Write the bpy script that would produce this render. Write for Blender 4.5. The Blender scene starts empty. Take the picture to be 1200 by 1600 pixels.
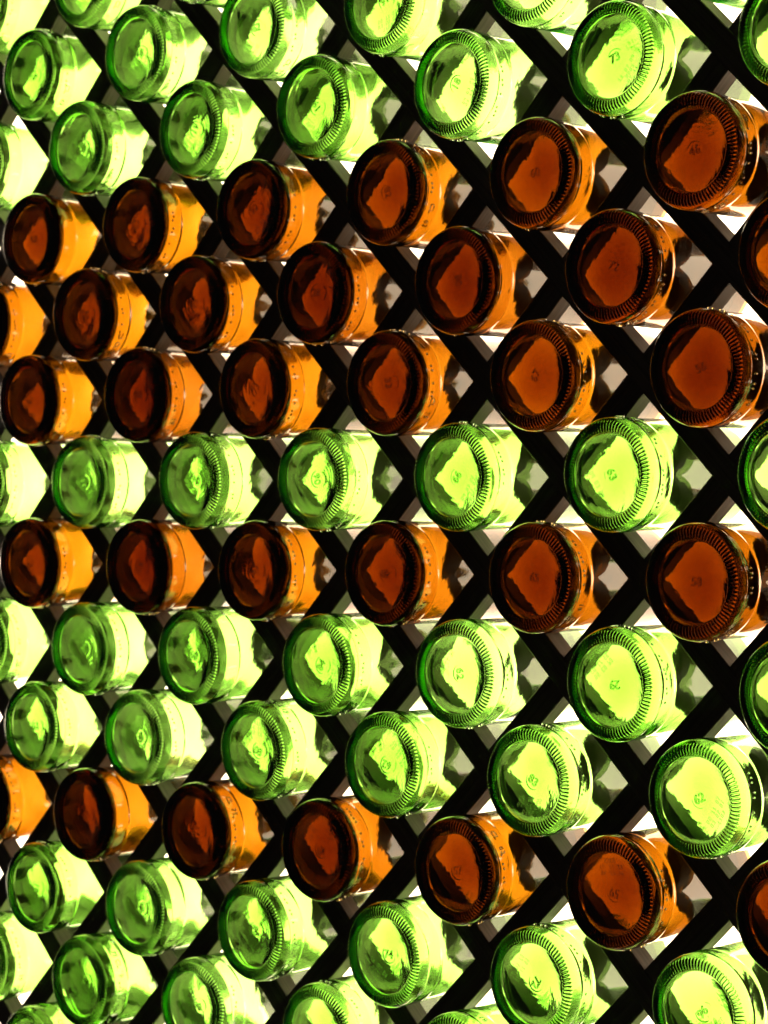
import bpy, math, random
import numpy as np
from mathutils import Matrix, Vector

random.seed(7)
SC = bpy.context.scene
COL = SC.collection
R = math.radians

# ------------------------------------------------------------------ camera, world, exposure
YAW, PITCH, ROLL = 0.7567, -0.00607, -0.00248
CAM_POS = Vector((1.12445, -1.22436, -0.01454))
_F = Vector((-math.sin(YAW) * math.cos(PITCH), math.cos(YAW) * math.cos(PITCH), math.sin(PITCH)))
_R = Vector((math.cos(YAW), math.sin(YAW), 0))
_U = _R.cross(_F)
_R2 = math.cos(ROLL) * _R + math.sin(ROLL) * _U
_U2 = -math.sin(ROLL) * _R + math.cos(ROLL) * _U
cam_d = bpy.data.cameras.new('camera')
cam = bpy.data.objects.new('camera', cam_d)
COL.objects.link(cam)
cam.matrix_world = Matrix(((_R2.x, _U2.x, -_F.x, CAM_POS.x), (_R2.y, _U2.y, -_F.y, CAM_POS.y),
                           (_R2.z, _U2.z, -_F.z, CAM_POS.z), (0, 0, 0, 1)))
cam_d.sensor_fit = 'VERTICAL'
cam_d.sensor_height = 36.0
cam_d.lens = 36.0 * 3570.0 / 1600.0
cam_d.clip_start = 0.02
cam_d.clip_end = 60
cam_d.dof.use_dof = True
cam_d.dof.focus_distance = 1.46
cam_d.dof.aperture_fstop = 15.0
SC.camera = cam

world = bpy.data.worlds.new('World')
SC.world = world
world.use_nodes = True
bg = world.node_tree.nodes['Background']
bg.inputs['Color'].default_value = (1.0, 0.86, 0.72, 1)
bg.inputs['Strength'].default_value = 0.02        # nearly no light on the camera side of the rack

PANEL_POWER = 6.5
SC.view_settings.view_transform = 'Standard'
SC.view_settings.look = 'None'
SC.view_settings.exposure = 0.0
SC.view_settings.gamma = 1.0
SC.render.engine = 'CYCLES'
cy = SC.cycles
cy.max_bounces = 28
cy.transmission_bounces = 28
cy.glossy_bounces = 12
cy.diffuse_bounces = 3
cy.transparent_max_bounces = 8
cy.volume_bounces = 0
cy.caustics_refractive = True
cy.caustics_reflective = True
cy.sample_clamp_indirect = 12.0
cy.blur_glossy = 0.3
cy.use_denoising = True

# ------------------------------------------------------------------ layout of the rack
B = 0.137             # height of one diamond cell
A = 0.06849           # half its width
BASE_OUT = 0.0382     # how far the bottle bases stand out of the rack
SLAT_W, SLAT_D = 0.0190, 0.0165


def cell(c, r):
    return A * (c - 6), -B / 2 * r


# ------------------------------------------------------------------ helpers
def tag(o, label=None, cat=None, group=None, kind=None):
    if label: o['label'] = label
    if cat: o['category'] = cat
    if group: o['group'] = group
    if kind: o['kind'] = kind
    return o


def mesh_from(name, verts, faces, mat=None, smooth=False):
    me = bpy.data.meshes.new(name)
    me.from_pydata([tuple(map(float, v)) for v in verts], [], faces)
    me.validate()
    me.update()
    if mat: me.materials.append(mat)
    if smooth:
        me.polygons.foreach_set('use_smooth', [True] * len(me.polygons))
    return me


def link(name, me, parent=None):
    o = bpy.data.objects.new(name, me)
    COL.objects.link(o)
    if parent is not None: o.parent = parent
    return o


def new_mat(name):
    m = bpy.data.materials.new(name)
    m.use_nodes = True
    nt = m.node_tree
    nt.nodes.clear()
    out = nt.nodes.new('ShaderNodeOutputMaterial')
    return m, nt, out


# ------------------------------------------------------------------ materials
def glass_material(name, sigma_mm, bump=0.09):
    """clear dielectric whose tint comes only from absorption inside the glass"""
    m, nt, out = new_mat(name)
    N, L = nt.nodes.new, nt.links.new
    g = N('ShaderNodeBsdfGlass')
    g.distribution = 'GGX'
    g.inputs['Color'].default_value = (1, 1, 1, 1)
    g.inputs['Roughness'].default_value = 0.058
    g.inputs['IOR'].default_value = 1.52
    tc = N('ShaderNodeTexCoord')
    n1 = N('ShaderNodeTexNoise'); n1.inputs['Scale'].default_value = 90; n1.inputs['Detail'].default_value = 2
    n2 = N('ShaderNodeTexNoise'); n2.inputs['Scale'].default_value = 520; n2.inputs['Detail'].default_value = 3
    L(tc.outputs['Object'], n1.inputs['Vector']); L(tc.outputs['Object'], n2.inputs['Vector'])
    mx = N('ShaderNodeMath'); mx.operation = 'MULTIPLY_ADD'
    L(n2.outputs['Fac'], mx.inputs[0]); mx.inputs[1].default_value = 0.22
    L(n1.outputs['Fac'], mx.inputs[2])
    b = N('ShaderNodeBump'); b.inputs['Strength'].default_value = bump; b.inputs['Distance'].default_value = 0.0009
    L(mx.outputs[0], b.inputs['Height']); L(b.outputs['Normal'], g.inputs['Normal'])
    L(g.outputs[0], out.inputs['Surface'])
    if sigma_mm:
        s = [x * 1000 for x in sigma_mm]
        d = max(s) * 1.0001
        va = N('ShaderNodeVolumeAbsorption')
        va.inputs['Density'].default_value = d
        va.inputs['Color'].default_value = tuple(1 - x / d for x in s) + (1,)
        L(va.outputs[0], out.inputs['Volume'])
    return m


GREEN_GLASS = glass_material('green_glass', (0.157, 0.060, 0.285))
AMBER_GLASS = glass_material('amber_glass', (0.230, 0.392, 0.900))

# batches of glass differ a little in depth of tint
TINT = (.86, 1.0, 1.13, .95)
GREEN_BATCH = [glass_material('green_glass_batch', (0.157 * t, 0.060 * t ** 1.5, 0.285 * t)) for t in TINT]
AMBER_BATCH = [glass_material('amber_glass_batch', (0.230 * t, 0.392 * t, 0.900)) for t in (1.08, .90, 1.0, .95)]


def slat_material(name, base, seed):
    m, nt, out = new_mat(name)
    N, L = nt.nodes.new, nt.links.new
    p = N('ShaderNodeBsdfPrincipled')
    p.inputs['Roughness'].default_value = 0.42
    p.inputs['Specular IOR Level'].default_value = 0.4
    tc = N('ShaderNodeTexCoord')
    mp = N('ShaderNodeMapping'); mp.inputs['Scale'].default_value = (4, 160, 160); mp.inputs['Location'].default_value = (seed, 0, 0)
    n = N('ShaderNodeTexNoise'); n.inputs['Scale'].default_value = 3.0; n.inputs['Detail'].default_value = 6
    L(tc.outputs['Object'], mp.inputs['Vector']); L(mp.outputs[0], n.inputs['Vector'])
    n2 = N('ShaderNodeTexNoise'); n2.inputs['Scale'].default_value = 55; n2.inputs['Detail'].default_value = 4
    L(tc.outputs['Object'], n2.inputs['Vector'])
    cr = N('ShaderNodeValToRGB')
    cr.color_ramp.elements[0].position = 0.3; cr.color_ramp.elements[1].position = 0.72
    cr.color_ramp.elements[0].color = (base[0] * .7, base[1] * .68, base[2] * .66, 1)
    cr.color_ramp.elements[1].color = (base[0] * 1.3, base[1] * 1.28, base[2] * 1.26, 1)
    L(n.outputs['Fac'], cr.inputs['Fac']); L(cr.outputs[0], p.inputs['Base Color'])
    rr = N('ShaderNodeMapRange'); rr.inputs['To Min'].default_value = .34; rr.inputs['To Max'].default_value = .58
    L(n2.outputs['Fac'], rr.inputs['Value']); L(rr.outputs[0], p.inputs['Roughness'])
    b = N('ShaderNodeBump'); b.inputs['Strength'].default_value = .25; b.inputs['Distance'].default_value = .0005
    L(n.outputs['Fac'], b.inputs['Height']); L(b.outputs[0], p.inputs['Normal'])
    L(p.outputs[0], out.inputs['Surface'])
    return m


SLAT_MATS = [slat_material('dark_stained_wood', (.100, .080, .068), 0), slat_material('dark_stained_wood_b', (.115, .092, .077), 3)]

m, nt, out = new_mat('lit_white_acrylic')
em = nt.nodes.new('ShaderNodeEmission')
em.inputs['Color'].default_value = (1.0, 0.81, 0.55, 1)
em.inputs['Strength'].default_value = PANEL_POWER
nt.links.new(em.outputs[0], out.inputs['Surface'])
PANEL_MAT = m


# ------------------------------------------------------------------ the lit wall behind the rack
def box_mesh(name, x0, x1, y0, y1, z0, z1, mat):
    v = [(x, y, z) for x in (x0, x1) for y in (y0, y1) for z in (z0, z1)]
    f = [(0, 1, 3, 2), (4, 6, 7, 5), (0, 4, 5, 1), (2, 3, 7, 6), (0, 2, 6, 4), (1, 5, 7, 3)]
    return mesh_from(name, v, f, mat)


panel = link('backlit_wall', box_mesh('backlit_wall', -3.2, 2.6, .230, .250, -1.5, 1.5, PANEL_MAT))
tag(panel, 'evenly lit white wall glowing behind the bottle rack', kind='structure')

# ------------------------------------------------------------------ the rack of crossed slats
rack = bpy.data.objects.new('bottle_rack', None)
COL.objects.link(rack)
tag(rack, 'dark wooden diamond lattice rack that holds all the bottles in front of the light', 'rack')
XMIN, XMAX, ZMIN, ZMAX = cell(-5, 0)[0], cell(15, 0)[0], -B * 5.0, B * 5.0


def slat(direction, const):
    # direction +1: runs down to the right (c - r = const); -1: runs up to the right (c + r = const)
    pts = []
    for k in range(-400, 800):
        c = k * .05
        r = (c - const) if direction > 0 else (const - c)
        x, z = cell(c, r)
        if XMIN <= x <= XMAX and ZMIN <= z <= ZMAX: pts.append(Vector((x, 0, z)))
    if len(pts) < 20: return
    p0, p1 = pts[0], pts[-1]
    mid, d = (p0 + p1) / 2, (p1 - p0)
    half = d.length / 2
    y0, y1 = (0.0, SLAT_D) if direction > 0 else (0.0007, SLAT_D - .0009)
    w, bv = SLAT_W / 2, 0.0006
    prof = [(-w + bv, y0), (w - bv, y0), (w, y0 + bv), (w, y1 - bv), (w - bv, y1), (-w + bv, y1), (-w, y1 - bv), (-w, y0 + bv)]
    n = 24
    verts = []
    ph, ph2 = random.uniform(0, 6), random.uniform(0, 6)
    for i in range(n + 1):
        t = -half + 2 * half * i / n
        wob = .0003 * math.sin(3.1 * t + ph)
        verts += [(t, b + .0002 * math.sin(5 * t + ph2), a + wob) for a, b in prof]
    faces = []
    for i in range(n):
        for j in range(8):
            k = (j + 1) % 8
            faces.append((i * 8 + j, i * 8 + k, (i + 1) * 8 + k, (i + 1) * 8 + j))
    faces.append(tuple(range(7, -1, -1)))
    faces.append(tuple(n * 8 + j for j in range(8)))
    me = mesh_from('slat', verts, faces, SLAT_MATS[int(const) // 2 % 2])
    o = link('slat', me, rack)
    o.location = mid
    o.rotation_euler = (0, math.atan2(-d.z, d.x), 0)


for k in range(-12, 30, 2): slat(+1, k)
for k in range(-12, 30, 2): slat(-1, k)


# drips of clear glue that hold the bottles, on the sides of the slats
m, nt, out = new_mat('clear_glue')
g_ = nt.nodes.new('ShaderNodeBsdfPrincipled')
g_.inputs['Base Color'].default_value = (.75, .72, .62, 1)
g_.inputs['Roughness'].default_value = .12
g_.inputs['Transmission Weight'].default_value = .85
g_.inputs['IOR'].default_value = 1.48
gn = nt.nodes.new('ShaderNodeTexNoise'); gn.inputs['Scale'].default_value = 900
gb = nt.nodes.new('ShaderNodeBump'); gb.inputs['Distance'].default_value = .0004; gb.inputs['Strength'].default_value = .5
nt.links.new(gn.outputs['Fac'], gb.inputs['Height']); nt.links.new(gb.outputs[0], g_.inputs['Normal'])
nt.links.new(g_.outputs[0], out.inputs['Surface'])
GLUE = m


def glue_drip(k, c, depth, size, seed):
    rg = random.Random(seed)
    bm_v, bm_f = [], []
    nu, nv = 14, 9
    ph = [rg.uniform(0, 6) for _ in range(4)]
    for i in range(nv + 1):
        f = math.pi * i / nv
        for j in range(nu):
            a = 2 * math.pi * j / nu
            q = size * (1 + .28 * math.sin(2 * a + ph[0]) * math.sin(f) + .2 * math.sin(3 * f + ph[1]) + .15 * math.sin(3 * a + ph[2]))
            bm_v.append((q * 1.5 * math.cos(f), q * .8 * math.sin(f) * math.cos(a), q * .75 * math.sin(f) * math.sin(a)))
    for i in range(nv):
        for j in range(nu):
            bm_f.append((i * nu + j, i * nu + (j + 1) % nu, (i + 1) * nu + (j + 1) % nu, (i + 1) * nu + j))
    o = link('glue_drip', mesh_from('glue_drip', bm_v, bm_f, GLUE, True), rack)
    x, z = cell(c, c - k)
    n = Vector((B / 2, 0, A)).normalized()
    o.location = Vector((x, depth, z)) + n * (SLAT_W / 2 + size * .1)
    o.rotation_euler = (0, math.atan2(B / 2, A) , rg.uniform(-.4, .4))


for i, (k, c, dp, sz) in enumerate(((10, 10.33, .011, .0019), (6, 6.42, .010, .0014), (8, 8.60, .008, .0013), (2, 2.6, .010, .0015),
                                    (6, 8.45, .009, .0015), (4, 8.42, .012, .0013), (8, 10.40, .010, .0016), (0, 4.6, .011, .0014))):
    glue_drip(k, c, dp, sz, i)

# ------------------------------------------------------------------ bottle glass
def punt(r):
    """height of the underside at radius r (metres, millimetres inside)"""
    r = r * 1000
    if r < 28.3:
        z = 6.8 * (1 - (r / 28.2) ** 2.3 if r < 28.2 else 0) + 1.3
        # shallow disc round the mould number
        t = min(1, max(0, (6.6 - r) / .9)); t = t * t * (3 - 2 * t)
        z += .16 * t + .012 * math.sin(r * 1.9) * (1 if r < 20 else 0)
    else:
        z = 0
    return z / 1000


def bottle_mesh(name, mat, seed, length, floor):
    rng = np.random.RandomState(seed)
    NS = 588
    th = np.arange(NS) * 2 * np.pi / NS
    prof = []   # (r mm, z mm, kind)
    for r in np.concatenate([np.linspace(.6, 5.4, 5), np.linspace(5.7, 6.7, 6), np.linspace(7.2, 27, 34), [27.6, 27.9]]):
        prof.append((r, punt(r / 1000) * 1000, 'p'))
    for r in np.linspace(28.15, 31.2, 8): prof.append((r, 1.6 * (1 - math.sqrt(max(0, 1 - ((31.2 - r) / 3.25) ** 2))), 'k'))
    for a_ in np.linspace(4, 88, 24):      # the rounded heel
        a_ = R(a_)
        prof.append((31.2 + 6.78 * math.sin(a_), 8.2 * (1 - math.cos(a_)), 'k' if a_ < R(58) else 'o'))
    zz = prof[-1][1]
    for r, z in ((37.98, zz + .5), (37.82, zz + .8), (37.98, zz + 1.15), (38.0, 11), (38.0, 15), (38.0, 19), (38.0, 20.8), (37.93, 21.6), (37.72, 22.4), (37.55, 23.2), (37.42, 24.0), (37.38, 25.2)):
        prof.append((r, z, 'o'))
    for z in np.linspace(28, length - 1.2, 14): prof.append((37.38, z, 'o'))
    prof += [(37.33, length - .6, 'r'), (37.1, length - .15, 'r'), (36.8, length, 'r'), (35.3, length, 'r'), (34.9, length - .3, 'r')]
    for z in np.linspace(length - 1.2, 11.2, 92): prof.append((34.55, z, 'i'))
    ztr = 1.3 + floor - 2.6
    for t in np.linspace(.1, 1, 9):
        a = t * math.pi / 2
        prof.append((29.4 + 5.15 * math.cos(a), 11.2 - (11.2 - ztr) * math.sin(a), 'i'))
    for r in np.linspace(28.4, .6, 40):
        prof.append((r, max(ztr, punt(min(r, 28) / 1000) * 1000 + floor - .0032 * r * r), 'i'))
    rows = []
    nphase = rng.uniform(0, 2 * np.pi, 60)
    for i, (r, z, k) in enumerate(prof):
        rr = np.full(NS, r); zc = np.full(NS, z)
        if k == 'k':
            w = max(0, min(1, (r - 28.5) / .7)) * max(0, min(1, (35.6 - r) / 1.4))
            c = np.cos(84 * th + (r - 31) * .16 + seed)
            zc = zc - .92 * w * np.clip(c * 1.4 - .1, -1, 1) * .5; rr = rr + .7 * w * np.clip(c * 1.4 - .1, -1, 1) * .5 * max(0, (r - 31) / 7)
        if k in 'op' :
            # faint unevenness of the mould
            d = .035 * np.sin(3 * th + nphase[0] + z * .05) + .02 * np.sin(7 * th + nphase[1] + z * .11)
            s = math.sin(z * .33 + nphase[2]) * .012
            if k == 'o': rr = rr + (d + s) * min(1, z / 12)
            else: zc = zc + (d + s) * min(1, (r / 12)) * max(0, min(1, (27 - r) / 4))
        if k == 'i':
            # hand-like waves of the inner surface: the wall thickness varies
            s = z * 1.0 if r > 33 else (60 - r)
            d = np.zeros(NS)
            for q, (n_, kz, am) in enumerate(((2, .03, .28), (3, .05, .18), (5, .07, .09), (8, .11, .045), (13, .22, .020), (21, .33, .012), (34, .6, .010), (47, .9, .006), (83, .35, .001))):
                d += am * np.sin(n_ * th + nphase[10 + q] + s * kz * 2) * math.cos(s * kz + nphase[20 + q]) 
            fade = min(1, r / 14)
            if r <= 33: d = d * (.3 + .7 * fade)
            if r > 33: rr = rr + d
            else: rr = rr + d * fade * .5; zc = zc + d * fade * .8
        if k == 'r':
            zc = zc + .12 * np.sin(2 * th + nphase[5]) + .06 * np.sin(9 * th + nphase[6])
        rows.append(np.stack([rr * np.cos(th), rr * np.sin(th), zc], 1) / 1000)
    nr = len(rows)
    V = np.concatenate(rows + [np.array([[0, 0, punt(0)]]), np.array([[0, 0, punt(0) + floor / 1000]])])
    idx = np.arange(NS)
    nx = (idx + 1) % NS
    quads = []
    for i in range(nr - 1):
        a, b = i * NS, (i + 1) * NS
        quads.append(np.stack([a + idx, b + idx, b + nx, a + nx], 1))
    Q = np.concatenate(quads)
    c0, c1 = nr * NS, nr * NS + 1
    T0 = np.stack([np.full(NS, c0), idx, nx], 1)
    T1 = np.stack([np.full(NS, c1), (nr - 1) * NS + nx, (nr - 1) * NS + idx], 1)
    me = bpy.data.meshes.new(name)
    nl = Q.size + T0.size + T1.size
    me.vertices.add(len(V)); me.vertices.foreach_set('co', V.astype(np.float32).ravel())
    me.loops.add(nl)
    me.loops.foreach_set('vertex_index', np.concatenate([Q.ravel(), T0.ravel(), T1.ravel()]).astype(np.int32))
    npoly = len(Q) + 2 * NS
    me.polygons.add(npoly)
    tot = np.concatenate([np.full(len(Q), 4), np.full(2 * NS, 3)])
    start = np.concatenate([[0], np.cumsum(tot)[:-1]])
    me.polygons.foreach_set('loop_start', start.astype(np.int32))
    me.polygons.foreach_set('loop_total', tot.astype(np.int32))
    me.polygons.foreach_set('use_smooth', [True] * npoly)
    me.update(calc_edges=True)
    me.validate()
    # winding: the first quad must face outward (away from the glass), i.e. down (-z) on the underside
    if me.polygons[0].normal.z > 0:
        me.flip_normals()
    me.materials.append(mat)
    return me


LENS = (115, 113, 117, 114.5)
GREEN_ME = [bottle_mesh('green_bottle_glass', GREEN_BATCH[i], 11 + i, L_, 6.7) for i, L_ in enumerate(LENS)]
AMBER_ME = [bottle_mesh('amber_bottle_glass', AMBER_BATCH[i], 41 + i, L_, 9.6) for i, L_ in enumerate(LENS)]
R_SIDE = 0.0380


def disc_mesh(name, rad, z0, z1, mat, n=64):
    v, f = [], []
    for q, z in ((rad - .0006, z0), (rad, z0 + .0006), (rad, z1 - .0006), (rad - .0006, z1)):
        v += [(q * math.cos(2 * math.pi * i / n), q * math.sin(2 * math.pi * i / n), z) for i in range(n)]
    for k in range(3):
        for i in range(n):
            j = (i + 1) % n
            f.append((k * n + i, k * n + j, (k + 1) * n + j, (k + 1) * n + i))
    f.append(tuple(range(n - 1, -1, -1))); f.append(tuple(3 * n + i for i in range(n)))
    return mesh_from(name, v, f, mat)


m, nt, out = new_mat('grey_hidden_disc')  # hidden disc added inside each bottle so its far end goes dark
p_ = nt.nodes.new('ShaderNodeBsdfPrincipled')
n_ = nt.nodes.new('ShaderNodeTexNoise'); n_.inputs['Scale'].default_value = 120
r_ = nt.nodes.new('ShaderNodeValToRGB')
r_.color_ramp.elements[0].color = (.11, .10, .09, 1); r_.color_ramp.elements[1].color = (.24, .22, .19, 1)
nt.links.new(n_.outputs['Fac'], r_.inputs['Fac']); nt.links.new(r_.outputs[0], p_.inputs['Base Color'])
p_.inputs['Roughness'].default_value = .6
nt.links.new(p_.outputs[0], out.inputs['Surface'])
END_DISC_ME = [disc_mesh('hidden_end_disc', .0334, (L_ - 13.5) / 1000, (L_ - .4) / 1000, m) for L_ in LENS]


# ------------------------------------------------------------------ raised marks in the glass
_text_cache = {}


def text_raw(s, size, depth=.00034, bevel=.00024):
    cu = bpy.data.curves.new('lettering', 'FONT')
    cu.body = s
    cu.size = size
    cu.extrude = depth
    cu.bevel_depth = bevel
    cu.bevel_resolution = 1
    cu.resolution_u = 5
    cu.offset = -.00012
    cu.align_x = 'CENTER'; cu.align_y = 'CENTER'
    cu.space_line = .8
    o = bpy.data.objects.new('lettering', cu)
    COL.objects.link(o)
    bpy.context.view_layer.update()
    me = bpy.data.meshes.new_from_object(o.evaluated_get(bpy.context.evaluated_depsgraph_get()))
    bpy.data.objects.remove(o)
    bpy.data.curves.remove(cu)
    v = np.zeros(len(me.vertices) * 3); me.vertices.foreach_get('co', v)
    return me, v.reshape(-1, 3)


def number_mesh(s, mat):
    key = (s, mat.name)
    if key not in _text_cache:
        me, v = text_raw(s, .0085)
        w = v.copy()
        rad = np.hypot(v[:, 0], v[:, 1])
        z = np.array([punt(q) for q in rad])
        # the text faces the viewer of the base: right = +x, up = -y, out = -z
        w[:, 0] = v[:, 0]; w[:, 1] = -v[:, 1]; w[:, 2] = z - .00080 - v[:, 2] * (.45 if mat is AMBER_GLASS else 1)
        me.vertices.foreach_set('co', w.ravel())
        me.materials.clear(); me.materials.append(mat)
        me.update(); me.name = 'embossed_number'
        _text_cache[key] = me
    return _text_cache[key]


def heel_mesh(s, mat, z0=.0150):
    key = ('heel' + s, mat.name)
    if key not in _text_cache:
        me, v = text_raw(s, .0062, .00022, .00016)
        w = v.copy()
        th = v[:, 0] / R_SIDE
        rr = R_SIDE + .00050 + v[:, 2]
        w[:, 0] = rr * np.cos(th); w[:, 1] = rr * np.sin(th); w[:, 2] = z0 + v[:, 1]
        me.vertices.foreach_set('co', w.ravel())
        me.materials.clear(); me.materials.append(mat)
        me.update(); me.name = 'heel_lettering'
        _text_cache[key] = me
    return _text_cache[key]


def beads(name, pts, rad, flat, mat):
    """small raised dots: pts = list of (centre, normal)"""
    verts, faces = [], []
    for p, n in pts:
        p, n = Vector(p), Vector(n).normalized()
        t = n.orthogonal().normalized(); b = n.cross(t)
        base = len(verts)
        K = 8
        verts.append(p + n * flat)
        for ring, (q, h) in enumerate(((.55, .82), (.9, .38), (1, 0), (.8, -.4))):
            for i in range(K):
                a = 2 * math.pi * i / K
                verts.append(p + (t * math.cos(a) + b * math.sin(a)) * rad * q + n * flat * h)
        verts.append(p - n * flat * .5)
        for i in range(K):
            j = (i + 1) % K
            faces.append((base, base + 1 + i, base + 1 + j))
            for g in range(3):
                a0, b0 = base + 1 + g * K, base + 1 + (g + 1) * K
                faces.append((a0 + i, b0 + i, b0 + j, a0 + j))
            a0 = base + 1 + 3 * K
            faces.append((a0 + i, base + 1 + 4 * K, a0 + j))
    return mesh_from(name, verts, faces, mat, True)


FONT35 = {'0': ('111', '101', '101', '101', '111'), '1': ('010', '110', '010', '010', '111'), '2': ('111', '001', '111', '100', '111'),
          '3': ('111', '001', '011', '001', '111'), '7': ('111', '001', '010', '010', '010'), '6': ('100', '100', '111', '101', '111'),
          '4': ('101', '101', '111', '001', '001'), '9': ('111', '101', '111', '001', '001'), '8': ('111', '101', '111', '101', '111'),
          '5': ('111', '100', '111', '001', '111'), ' ': ('000',) * 5}


def code_mesh(lines, mat):
    key = ('code', lines, mat.name)
    if key not in _text_cache:
        pts = []
        st = .00062
        for li, s in enumerate(lines):
            x = -len(s) * 4 * st / 2
            for ch in s:
                for ry, row in enumerate(FONT35[ch]):
                    for cx_, bit in enumerate(row):
                        if bit == '1':
                            u, v = x + cx_ * st, .0118 + li * .0042 + ry * st
                            pts.append(((u, v, punt(math.hypot(u, v)) - .00022), (u * -8, v * -8, -1)))
                x += 4 * st
        _text_cache[key] = beads('embossed_code', pts, .00027, .0002, mat)
    return _text_cache[key]


def dots_mesh(pattern, mat):
    key = ('dots', pattern, mat.name)
    if key not in _text_cache:
        pts = []
        for i, ch in enumerate(pattern):
            if ch == '.':
                a = (i - len(pattern) / 2) * .0031 / R_SIDE
                n = (math.cos(a), math.sin(a), 0)
                rr = R_SIDE + .0004
                pts.append(((rr * n[0], rr * n[1], .0128 + .0006 * math.sin(i * 2.1)), n))
        _text_cache[key] = beads('heel_dots', pts, .00100, .00080, mat)
    return _text_cache[key]


# ------------------------------------------------------------------ placing the bottles
AMBER_ROWS = (-3, -2, -1, 1, 4)
ROW_TEXT = {
    -7: 'row cut off above the top edge', -6: 'row cut off by the top edge',
    -5: 'second green row from the top', -4: 'green row above topmost ambers',
    -3: 'topmost amber row', -2: 'second amber row', -1: 'third amber row',
    0: 'green row between two amber rows', 1: 'lone central amber row',
    2: 'green row below central amber row', 3: 'green row above lowest amber row',
    4: 'lowest amber row', 5: 'green row below lowest amber row',
    6: 'second green row below lowest ambers', 7: 'third green row below lowest ambers'}
ORD = ['leftmost', 'second from left', 'third from left', 'fourth from left', 'fifth from left', 'sixth from left', 'seventh from left', 'eighth from left']
# mould number, its turn (degrees counter-clockwise)
NUM = {(9, -4): ('73', 22), (7, -4): ('18', 60), (5, -4): ('61', -60), (4, -5): ('62', 5), (2, -5): ('18', 0), (3, -4): ('19', 60), (8, -5): ('80', 30),
       (6, -5): ('91', 30), (11, -4): ('64', 10), (10, -5): ('57', 80),
       (10, -3): ('46', 15), (8, -3): ('60', 10), (6, -3): ('82', -75), (4, -3): ('92', 40), (2, -3): ('53', 80),
       (9, -2): ('72', -20), (7, -2): ('80', -85), (5, -2): ('28', 0), (3, -2): ('95', 70), (11, -2): ('41', 0),
       (8, -1): ('67', 60), (6, -1): ('33', -80), (4, -1): ('73', 60), (10, -1): ('56', 20), (2, -1): ('88', 0),
       (9, 0): ('63', -65), (7, 0): ('66', 55), (5, 0): ('90', -80), (3, 0): ('91', -20), (1, 0): ('65', -60), (11, 0): ('85', 30),
       (10, 1): ('58', 0), (8, 1): ('65', -8), (6, 1): ('48', 178), (4, 1): ('49', 60), (2, 1): ('59', 60),
       (9, 2): ('29', 185), (7, 2): ('62', -85), (5, 2): ('84', 60), (3, 2): ('60', -20), (1, 2): ('81', -40), (11, 2): ('77', 10),
       (10, 3): ('62', 25), (8, 3): ('83', -35), (6, 3): ('62', 165), (4, 3): ('80', 160), (2, 3): ('60', 100), (0, 3): ('61', 10),
       (9, 4): ('59', 172), (7, 4): ('57', 10), (5, 4): ('49', 195), (3, 4): ('71', 90), (1, 4): ('93', 80), (11, 4): ('52', 40),
       (10, 5): ('96', 50), (8, 5): ('72', -120), (6, 5): ('74', 0), (4, 5): ('68', 70), (2, 5): ('60', 70), (0, 5): ('81', 80),
       (7, 6): ('70', 20), (5, 6): ('78', 70), (3, 6): ('99', -10), (1, 6): ('34', -10)}
CODES = (('22 11 07', '03 22 07', '1103'), ('09 03 22', '22 11 07', '0322'), ('11 07 09', '2203', '07 11'))
DOTS = ('... ..  .  .. ... .. .', '. .. .. .  ... .  ..  . ..', '.. .. . .  . ... .. ..', '.....  . ..  .. . ...')
HEELS = ('19   CL', 'CL   63', '75 CL 19', '19   82', 'CL  75')

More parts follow.
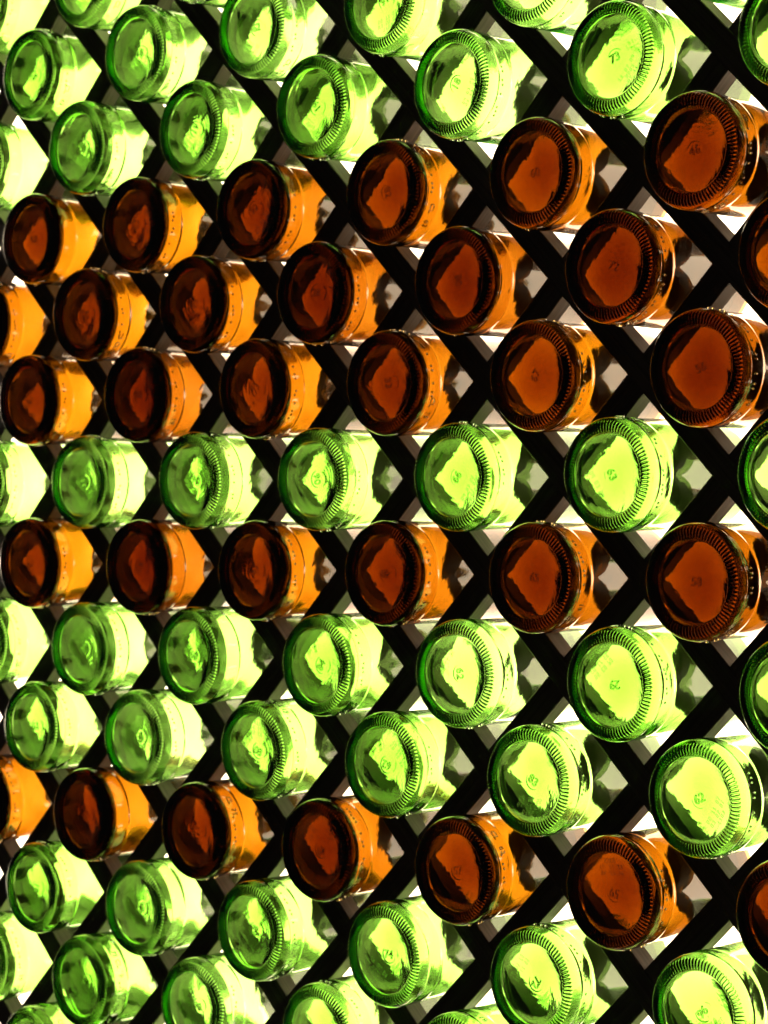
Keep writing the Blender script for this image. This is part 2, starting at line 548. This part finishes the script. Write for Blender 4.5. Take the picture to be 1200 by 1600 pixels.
CLEAR = {(9, -4), (5, -2), (8, 1), (8, 3), (6, 3), (6, 5), (10, 3), (8, 5), (8, -3), (6, 1), (7, 2), (9, 4)}   # numbers one can read in the photo
members = {}
for c in range(-1, 13):
    for r in range(-7, 8):
        if (c + r) % 2 == 0: continue
        if abs(r) == 7 and not (r == 7 and c <= 2): continue
        if r == -6 and c > 3: continue
        if r == 6 and c > 9: continue
        if c in (12,) and abs(r) > 5: continue
        members.setdefault(r, []).append(c)

for r, cs in members.items():
    cs.sort()
    amber = r in AMBER_ROWS
    for n_, c in enumerate(cs):
        rng = random.Random(1000 * c + r)
        mat = AMBER_GLASS if amber else GREEN_GLASS
        vi = rng.randrange(4)
        me = (AMBER_ME if amber else GREEN_ME)[vi]
        o = link('cut_bottle', me)
        x, z = cell(c, r)
        dx, dz = rng.uniform(-.0007, .0007), -.0004 + rng.uniform(-.0005, .0007)
        dy = rng.uniform(-.0025, .0025)
        if (c, r) in ((9, 0), (10, 1), (10, -3)): dy -= .003
        if c <= 2: dy += .0022
        tilt_x, tilt_z = R(rng.gauss(0, .65)), R(rng.gauss(0, .65))
        o.matrix_world = (Matrix.Translation((x + dx, -BASE_OUT + dy, z + dz)) @ Matrix.Rotation(tilt_z, 4, 'Z')
                          @ Matrix.Rotation(R(-90) + tilt_x, 4, 'X'))
        num, ang = NUM.get((c, r), (str(rng.randrange(51, 99)), rng.uniform(-180, 180)))
        colour = 'amber' if amber else 'green'
        stamped = (' stamped ' + num) if (c, r) in CLEAR else ''
        tag(o, f'{colour} bottle{stamped}, {ORD[n_]} in {ROW_TEXT[r]}', 'bottle', f'{colour} bottles lying in the rack')
        link('hidden_end_disc', END_DISC_ME[vi], o)
        nm = link('embossed_number', number_mesh(num, mat), o)
        nm.rotation_euler = (0, 0, R(-ang))
        if not amber or rng.random() < .25:
            cd = link('embossed_code', code_mesh(rng.choice(CODES), mat), o)
            cd.rotation_euler = (0, 0, R(-ang + rng.uniform(-40, 40)))
        # on the side turned to the camera
        dt = link('heel_dots', dots_mesh(rng.choice(DOTS), mat), o)
        dt.rotation_euler = (0, 0, R(rng.choice((-35, -10, 15, 40, 150)) + rng.uniform(-8, 8)))
        hl = link('heel_lettering', heel_mesh(rng.choice(HEELS), mat), o)
        hl.rotation_euler = (0, 0, dt.rotation_euler.z + R(rng.choice((-75, 70, 80))))
